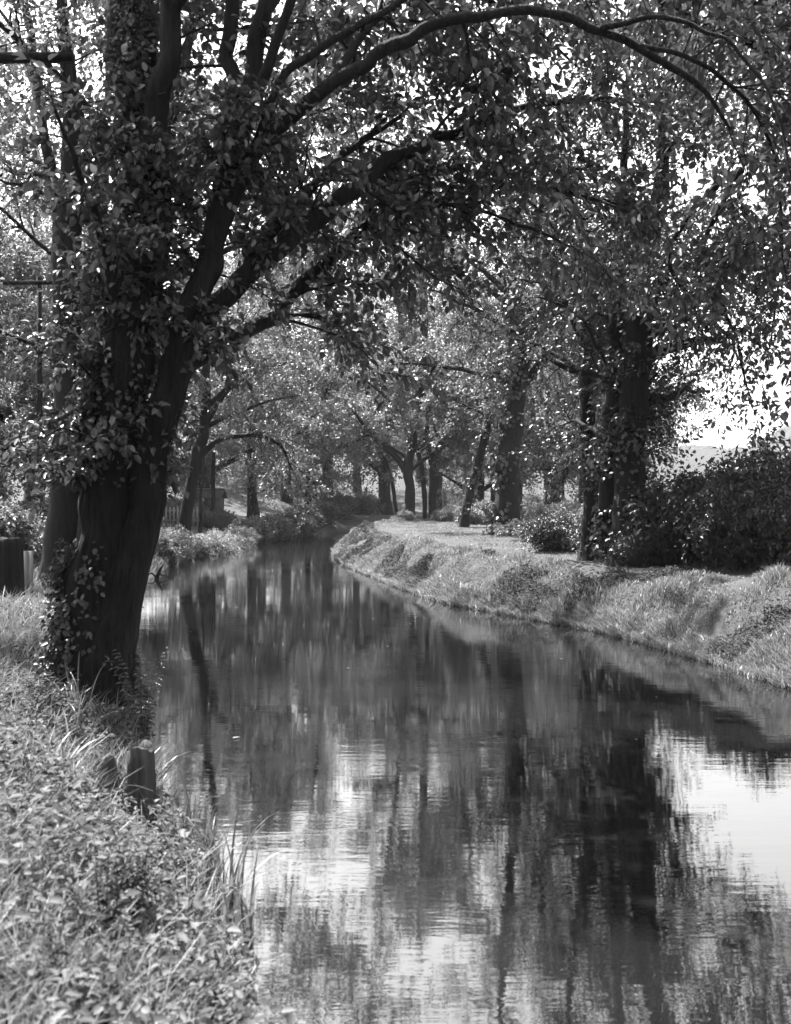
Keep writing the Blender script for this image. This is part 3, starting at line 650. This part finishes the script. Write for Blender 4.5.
# right bank and towpath
n = 330000
y = 9 + 71 * rg.random(n) ** 1.9; side = -.02 + 6.5 * rg.random(n) ** 1.7
rx = np.interp(y, RBs[:, 1], RBs[:, 0]); x = rx + side * np.where(y < 30, 1.15, 1.05)
z, dr, dl, ins = terrain(x, y)
tuft = vnoise(x * 1.7, y * 1.7, 5); path = sm(1.9, 2.3, dr) * (1 - sm(3.2, 3.8, dr)) * .75
bare = (fbm(x * .8, y * .8, 61, 3) + .5 < .43) & (dr < 1.6)
ok = (~ins) & (dr > .0) & (z > .01) & (~bare | (rg.random(n) < .25)) & (rg.random(n) > path) & (tuft + .35 * rg.random(n) > .3)
x, y, z, dr, tuft = x[ok], y[ok], z[ok], dr[ok], tuft[ok]
short = 1 - .6 * sm(1.6, 2.2, dr)
blades(gr, x, y, z - .01, (.03 + .2 * tuft ** 2.2) * rg.uniform(.5, 1.3, len(x)) * short, .004 + .00022 * y, rg, 1.0)
n = 70000; k = rg.integers(0, len(RBs) - 1, n); u = rg.random(n); y = 9 + 55 * rg.random(n) ** 1.7; x = np.interp(y, RBs[:, 1], RBs[:, 0]) - .1 + rg.random(n) * .5
z, dr, dl, ins = terrain(x, y); z = np.maximum(z, .02); tuft = vnoise(x * 1.6, y * 1.6, 41); ok = (~ins | (dr < .09 * vnoise(x * 3, y * 3, 8))) & (tuft + .3 * rg.random(n) > .36); x, y, z, tuft = x[ok], y[ok], z[ok], tuft[ok]
blades(gr, x, y, z - .02, (.06 + .16 * tuft) * rg.uniform(.4, 1.2, len(x)), .004 + .00022 * y, rg, 1.6)
rc = MB(); n = 170000; y = 9 + 45 * rg.random(n) ** 1.7; x = np.interp(y, RBs[:, 1], RBs[:, 0]) + 2.2 * rg.random(n)  # patches of dark leaves, standing in for shade in the bank's hollows
z, dr, dl, ins = terrain(x, y); q_ = fbm(x * .8, y * .8, 61, 3) + .5; ok = (~ins) & (q_ < .46) & (dr < 1.7) & (z > .02); x, y, z, q_ = x[ok], y[ok], z[ok], q_[ok]; n = len(x)
leaves(rc, np.stack([x, y, z + rg.random(n) * .14], -1), nrm(rg.normal(size=(n, 3)) * [1, 1, .4]), nrm(UP + rg.normal(size=(n, 3)) * .5), rg.uniform(.02, .055, n) * (1 + .02 * y), .6, .14)
tag(rc.build('ground_cover', M['low_cover']), 'dark leafy patches on the right bank, standing in for shaded hollows', 'ground cover', kind='stuff')
tag(gr.build('grass', M['grass']), 'rough pale grass covering the right bank and towpath edge', 'grass', kind='stuff')
# left bank grass
gl = MB(); n = 190000
y = 2.2 + 45 * rg.random(n) ** 2.2; lx = np.interp(y, LBs[:, 1], LBs[:, 0]); x = lx - (5.5 + .12 * y) * rg.random(n) ** .9
z, dr, dl, ins = terrain(x, y); tuft = vnoise(x * 2.2, y * 2.2, 6)
px_ = 395.5 + x / y * F; clr = (px_ > 92) & (px_ < 168) & (y > 5.6) & (y < 7.3)
ok = (~ins) & (dl > .04) & (tuft + .4 * rg.random(n) > .35) & (np.hypot(x, y) > 1.6) & (~clr | (rg.random(n) < .12))
x, y, z, tuft = x[ok], y[ok], z[ok], tuft[ok]
blades(gl, x, y, z - .01, (.07 + .25 * tuft) * rg.uniform(.4, 1.5, len(x)), .0026 + .0003 * y, rg, 1.3)
tag(gl.build('grass', M['grass']), 'tangled grass covering the left bank', 'grass', kind='stuff')
# leafy ground cover on the left bank
lc = MB(); n = 85000
y = 2.2 + 14 * rg.random(n) ** 1.5; lx = np.interp(y, LBs[:, 1], LBs[:, 0]); x = lx - (.02 + 4.6 * rg.random(n))
z, dr, dl, ins = terrain(x, y); tuft = fbm(x * 1.3, y * 1.3, 16, 3) + .5
px_ = 395.5 + x / y * F; clr = (px_ > 92) & (px_ < 168) & (y > 5.9) & (y < 7.3)
ok = (~ins) & (dl > .03) & (tuft > .34) & (np.hypot(x, y) > 1.6) & (~clr | (rg.random(n) < .4))
x, y, z, tuft = x[ok], y[ok], z[ok], tuft[ok]; n = len(x)
hh = rg.random(n) * (.06 + .4 * np.clip(tuft - .36, 0, 1) * 2)
p = np.stack([x, y, z + hh], -1)
leaves(lc, p, nrm(rg.normal(size=(n, 3)) * [1, 1, .35]), nrm(UP + rg.normal(size=(n, 3)) * .4), (.02 + .055 * rg.random(n) ** 2), .62, .14, True)
tag(lc.build('ground_cover', M['weed']), 'low leafy ground cover among the grass on the left bank', 'ground cover', kind='stuff')

# weeds: four kinds of leafy stem plants, copied
def weed_proto(seed, h, ns_, pairs, size, wid, name, mat_):
    rg = np.random.default_rng(seed); root = thing(name, 'weed', 'plant', (0, 0, 0)); lf = MB(); st = MB()
    for k in range(ns_):
        az = rg.random() * 6.28; r = rg.uniform(.05, .35) * h; hh = h * rg.uniform(.65, 1.1); t_ = np.linspace(0, 1, 7)[:, None]
        p = np.hstack([np.cos(az) * (.03 + r * t_ ** 1.5), np.sin(az) * (.03 + r * t_ ** 1.5), hh * (t_ - .12 * t_ ** 3)])
        tube(st, p, .004 * (1.2 - t_[:, 0]), 4)
        u = np.linspace(.12, 1, pairs); q = np.stack([np.interp(u, t_[:, 0], p[:, c]) for c in range(3)], -1)
        a = np.arange(pairs) * 1.57 + rg.random()
        for sgn in (0, np.pi):
            d = np.stack([np.cos(a + sgn), np.sin(a + sgn), np.full(pairs, .05)], -1) + rg.normal(size=(pairs, 3)) * .22
            leaves(lf, q, d, nrm(UP + rg.normal(size=(pairs, 3)) * .3), size * (1.15 - .6 * u) * rg.uniform(.8, 1.2, pairs), wid, .12, True, .2)
    st.build('stems', M['weed'], root); lf.build('foliage', mat_, root); return root
def reed_proto(seed, n, L, name):
    rg = np.random.default_rng(seed); root = thing(name, 'reed', 'plant', (0, 0, 0)); mb = MB()
    for k in range(n):
        az = rg.random() * 6.28; l = L * rg.uniform(.5, 1.1); b = rg.uniform(.15, .75); t_ = np.linspace(0, 1, 8)[:, None]
        o = np.array([math.cos(az), math.sin(az), 0]); sd_ = np.array([-o[1], o[0], 0])
        p = rg.normal(size=3) * [.04, .04, 0] + o * l * b * t_ ** 2 + UP * l * (t_ * 1.0 - b * .55 * t_ ** 3)
        wv = (.008 * (1 - t_ ** 2.2) + .0006) * rg.uniform(.6, 1.3)
        V = np.concatenate([p - sd_ * wv, p, p + sd_ * wv]); V[8:16] -= UP * .003
        q = np.arange(7)[:, None]
        mb.add(V, np.concatenate([q + np.array([[0, 8, 9, 1]]), q + np.array([[8, 16, 17, 9]])]))
    mb.build('blades', M['reed'], root); return root
WP = [weed_proto(401, .42, 7, 7, .085, .5, 'weed_plant', M['weed']), weed_proto(402, .3, 8, 5, .075, .8, 'weed_plant', M['weed']),
      weed_proto(403, .55, 6, 12, .07, .35, 'weed_plant', M['weed']), weed_proto(404, .26, 6, 4, .11, .75, 'weed_plant', M['weed'])]
WL = ['pointed-leaved weed in the tangle on the near left bank', 'round-leaved low weed in the tangle on the near left bank', 'narrow-leaved tall weed in the tangle on the near left bank', 'broad-leaved weed in the tangle on the near left bank']
rg = np.random.default_rng(55); placed = [False] * 4
cnt = 0
while cnt < 110:
    y = 2.4 + 9.5 * rg.random() ** 1.3; lx = np.interp(y, LBs[:, 1], LBs[:, 0]); x = lx - rg.uniform(.1, 3.2) ** 1.0
    if abs(x / y) > .5 or (abs(x + 2.75) < .55 and abs(y - 10) < .7) or (85 < 395.5 + x / y * F < 170 and 5.8 < y < 7.6) : continue
    k = int(rg.integers(4)); o = WP[k] if not placed[k] else copy_tree(WP[k]); placed[k] = True
    s = rg.uniform(.5, 1.05); o.location = (x, y, tz(x, y) - .01); o.rotation_euler = (0, 0, rg.random() * 6.28); o.scale = (s, s, s * rg.uniform(.8, 1.1))
    tag(o, WL[k], 'plant', ['pointed-leaved weeds', 'round-leaved weeds', 'narrow-leaved weeds', 'broad-leaved weeds'][k] + ' on the near left bank'); cnt += 1
RP = [reed_proto(411, 22, .5, 'reed_tuft'), reed_proto(412, 14, .62, 'reed_tuft')]
rp_used = [False, False]
for k, (px, py, d) in enumerate(((150, 800, 7.4), (185, 850, 6.7), (210, 880, 6.3), (225, 905, 6.0), (205, 865, 6.5), (235, 940, 5.5), (105, 700, 9.3), (75, 720, 9.2), (45, 740, 8.6), (80, 770, 7.9), (60, 860, 6.4))):
    x = (px - 395.5) / F * d; j = k % 2; o = RP[j] if not rp_used[j] else copy_tree(RP[j]); rp_used[j] = True
    o.location = (x, d, max(.0, tz(x, d)) - .02); o.rotation_euler = (0, 0, k * 1.9); tag(o, 'tuft of arching grass-like blades at the near left water edge' if j == 0 else 'sparse tuft of long arching blades among the near left weeds', 'plant', 'arching blade tufts, dense kind' if j == 0 else 'arching blade tufts, sparse kind')
o = weed_proto(420, .95, 12, 20, .075, .35, 'bushy_herb', M['shrub']); x = (142 - 395.5) / F * 9.6
o.location = (x, 9.6, tz(x, 9.6) - .02); tag(o, 'tall bushy pale herb growing at the right foot of the big leaning trunk', 'plant')

# ------------------------------------------------------------------ 6. stumps, poles, fence, shed, snag
def stump(name, label, base, h, r, seed, ragged=.12, mat_=None, lean=(0, 0), ns=56):
    rg = np.random.default_rng(seed); root = thing(name, label, 'stump', base); mb = MB(); m_ = 9
    th = np.arange(ns) / ns * 6.2832; ang = .1 * np.sin(th * 3 + seed) + .07 * np.sin(th * 7 + seed * 2) - .1 * np.abs(np.sin(th * 4.5 + seed)) ** 8 * (ns > 30) + rg.normal(size=ns) * .02
    top = h * (1 + ragged * (np.sin(th * 2 + seed) + 0.25 * np.sin(th * 3 + 2 * seed) + .1 * rg.normal(size=ns)))
    V = []
    for k in range(m_):
        u = k / (m_ - 1); rr = r * (1 + ang) * (1 + .3 * math.exp(-u * 7)) * (1 - .06 * u)
        V.append(np.stack([np.cos(th) * rr + lean[0] * u, np.sin(th) * rr + lean[1] * u, -.15 + (top + .15) * u], -1))
    rr = r * .86 * (1 + ang); V.append(np.stack([np.cos(th) * rr + lean[0], np.sin(th) * rr + lean[1], top + .004], -1))
    V.append(np.stack([np.cos(th) * rr * .55 + lean[0], np.sin(th) * rr * .55 + lean[1], top * .6 + top.mean() * .4 - .03], -1)); V.append(np.stack([np.cos(th) * .004 + lean[0], np.sin(th) * .004 + lean[1], top * 0 + top.mean() - .04], -1)); m_ += 3
    i = np.arange(m_ - 1)[:, None] * ns; j = np.arange(ns)[None]; k2 = (j + 1) % ns
    mb.add(np.concatenate(V), np.stack([i + j, i + k2, i + ns + k2, i + ns + j], -1).reshape(-1, 4))
    mb.build('trunk', mat_ or M['wood'], root); return root
b = P(8, 580, 17); stump('tree_stump', 'dark upright stump with a flat top in the grass at the left edge', (b[0], b[1], tz(b[0], b[1])), .98, .24, 3, .03, M['bark_dark'])
b = P(144, 830, 6.9); stump('broken_stump', 'dark split stump standing at the water edge', (b[0], b[1], -.1), .74, .085, 5, .04, M['wood'], (-.02, 0))
b = P(124, 830, 7.0); stump('broken_stump', 'pale slanting slab of dead wood behind the split stump', (b[0], b[1], -.05), .56, .09, 9, .1, M['wood'], (-.16, .08))

def box(mb, c, s, rz=0):
    q = np.array([[a, b_2, c_] for a in (-.5, .5) for b_2 in (-.5, .5) for c_ in (-.5, .5)]) * s
    cs, sn = math.cos(rz), math.sin(rz); q = np.stack([q[:, 0] * cs - q[:, 1] * sn, q[:, 0] * sn + q[:, 1] * cs, q[:, 2]], -1)
    mb.add(q + np.asarray(c), [(0, 1, 3, 2), (4, 6, 7, 5), (0, 4, 5, 1), (2, 3, 7, 6), (0, 2, 6, 4), (1, 5, 7, 3)])
def pole(label, px, d, top_py, arms, rad):
    x = (px - 395.5) / F * d; gz = tz(x, d); top = EYE - (top_py - HZ) / F * d - gz
    root = thing('utility_pole', label, 'utility pole', (x, d, gz)); mb = MB()
    tube(mb, np.array([[0, 0, -.2], [0, 0, top * .5], [0, 0, top]]), [rad, rad * .9, rad * .8], 10); mb.build('pole', M['bark_dark'], root, True)
    for py, half, hgt, npin in arms:
        z = EYE - (py - HZ) / F * d - gz; mb = MB(); box(mb, (0, -rad - .05, z), (2 * half, .09, hgt)); a = mb.build('crossarm', M['bark_dark'], root)
        for k in range(npin):
            xx = -half + .08 + (2 * half - .16) * k / (npin - 1); mb = MB(); tube(mb, np.array([[xx, -rad - .05, z + hgt * .5], [xx, -rad - .05, z + hgt * .5 + .09]]), [.014, .012], 6); mb.build('pin', M['bark_dark'], a)
    return root
pole('near utility pole just off the left edge, its dark crossarm showing among the leaves', -26, 12, 50, [(66, 1.17, .09, 11)], .13)
pole('far utility pole with two crossarms standing left of the double-trunked tree', 40, 30, 277, [(284, .95, .1, 5), (352, 1.35, .1, 6)], .085)

# low pale board panel beside the stump
root = thing('board_panel', 'low pale ribbed board panel just behind the dark stump', 'panel', (0, 0, 0)); mb = MB(); b = P(20, 540, 18.6); gz = tz(b[0], b[1])
root.location = (b[0], b[1], gz)
for k in range(6): box(mb, (-.25 + k * .085, .012 * (k % 2), .37), (.08, .03, .74))
mb.build('boards', M['pale_wood'], root); mb = MB(); box(mb, (-.04, .05, .55), (.5, .04, .08)); box(mb, (-.04, .05, .15), (.5, .04, .08)); mb.build('rail', M['wood'], root)

# picket fence on the far left bank
root = thing('picket_fence', 'low pale picket fence glimpsed behind the slender leaning tree', 'fence', (0, 0, 0)); x = (168 - 395.5) / F * 56; gz = tz(x, 56); root.location = (x, 56, gz)
mb = MB()
for k in range(16): box(mb, (-1.5 + k * .2, 0, .5), (.08, .03, 1.0))
mb.build('pickets', M['pale_wood'], root); mb = MB(); box(mb, (0, .04, .3), (3.3, .04, .08)); box(mb, (0, .04, .8), (3.3, .04, .08)); mb.build('rail', M['pale_wood'], root)

# shed behind the trees
x = (206 - 395.5) / F * 66; gz = tz(x, 66) + .5; root = thing('shed', 'small shed with a pale ridge glimpsed between the slender leaning tree and the shrubs', 'shed', (x, 66, gz)); root.scale = (.6, .6, .55)
mb = MB(); box(mb, (0, 0, .7), (3.2, 3, 1.8)); mb.build('wall', M['wall'], root)
mb = MB(); V = [(-1.9, -1.8, 1.55), (1.9, -1.8, 1.55), (1.9, 0, 2.5), (-1.9, 0, 2.5), (-1.9, 1.8, 1.55), (1.9, 1.8, 1.55)]; V = V + [(a, b_2, c_ + .08) for a, b_2, c_ in V]
mb.add(V, [(0, 3, 2, 1), (3, 4, 5, 2), (6, 7, 8, 9), (9, 8, 11, 10), (0, 1, 7, 6), (4, 10, 11, 5), (0, 6, 9, 3), (3, 9, 10, 4), (1, 2, 8, 7), (2, 5, 11, 8)])
rf = mb.build('roof', M['roof'], root); mb = MB(); box(mb, (0, 0, 2.62), (3.85, .3, .12)); mb.build('ridge', M['pale_wood'], rf)
mb = MB(); box(mb, (.5, -1.52, .75), (.8, .06, 1.6)); mb.build('door', M['wood'], root)

# snag poking from the water
root = thing('dead_branch', 'small dark forked snag poking out of the water beside the left bank', 'branch', (0, 0, 0)); b = P(156, 578, 31.6); root.location = (b[0], b[1], 0); mb = MB()
tube(mb, np.array([[0, 0, -.3], [.02, 0, .05], [.12, 0, .28], [.2, .05, .42]]), [.07, .07, .05, .02], 7, .1)
tube(mb, np.array([[.02, 0, .05], [-.12, .02, .16], [-.28, .02, .12]]), [.05, .035, .012], 6); tube(mb, np.array([[.06, 0, .12], [.25, .04, .1], [.42, .02, .0]]), [.035, .025, .012], 6)
mb.build('wood', M['bark_dark'], root, True)

# a few fallen leaves afloat
rg = np.random.default_rng(9); fl0 = None
for k in range(26):
    yy = 5 + 22 * rg.random() ** 1.5; xx = rg.uniform(np.interp(yy, LBs[:, 1], LBs[:, 0]) + .5, np.interp(yy, RBs[:, 1], RBs[:, 0]) - .4)
    if fl0 is None:
        mb = MB(); leaves(mb, np.array([[0, 0, .006]]), np.array([[1., 0, 0]]), np.array([[0, 0, 1.]]), [.07], .6, .06, True, .02); o = fl0 = mb.build('floating_leaf', M['reed'])
    else: o = fl0.copy(); COL.objects.link(o)
    o.location = (xx, yy, .004); o.rotation_euler = (0, 0, rg.random() * 6.28); sc_ = rg.uniform(.6, 1.4); o.scale = (sc_, sc_, sc_)
    tag(o, 'single fallen leaf floating on the dark canal water', 'leaf', 'fallen leaves floating on the canal')
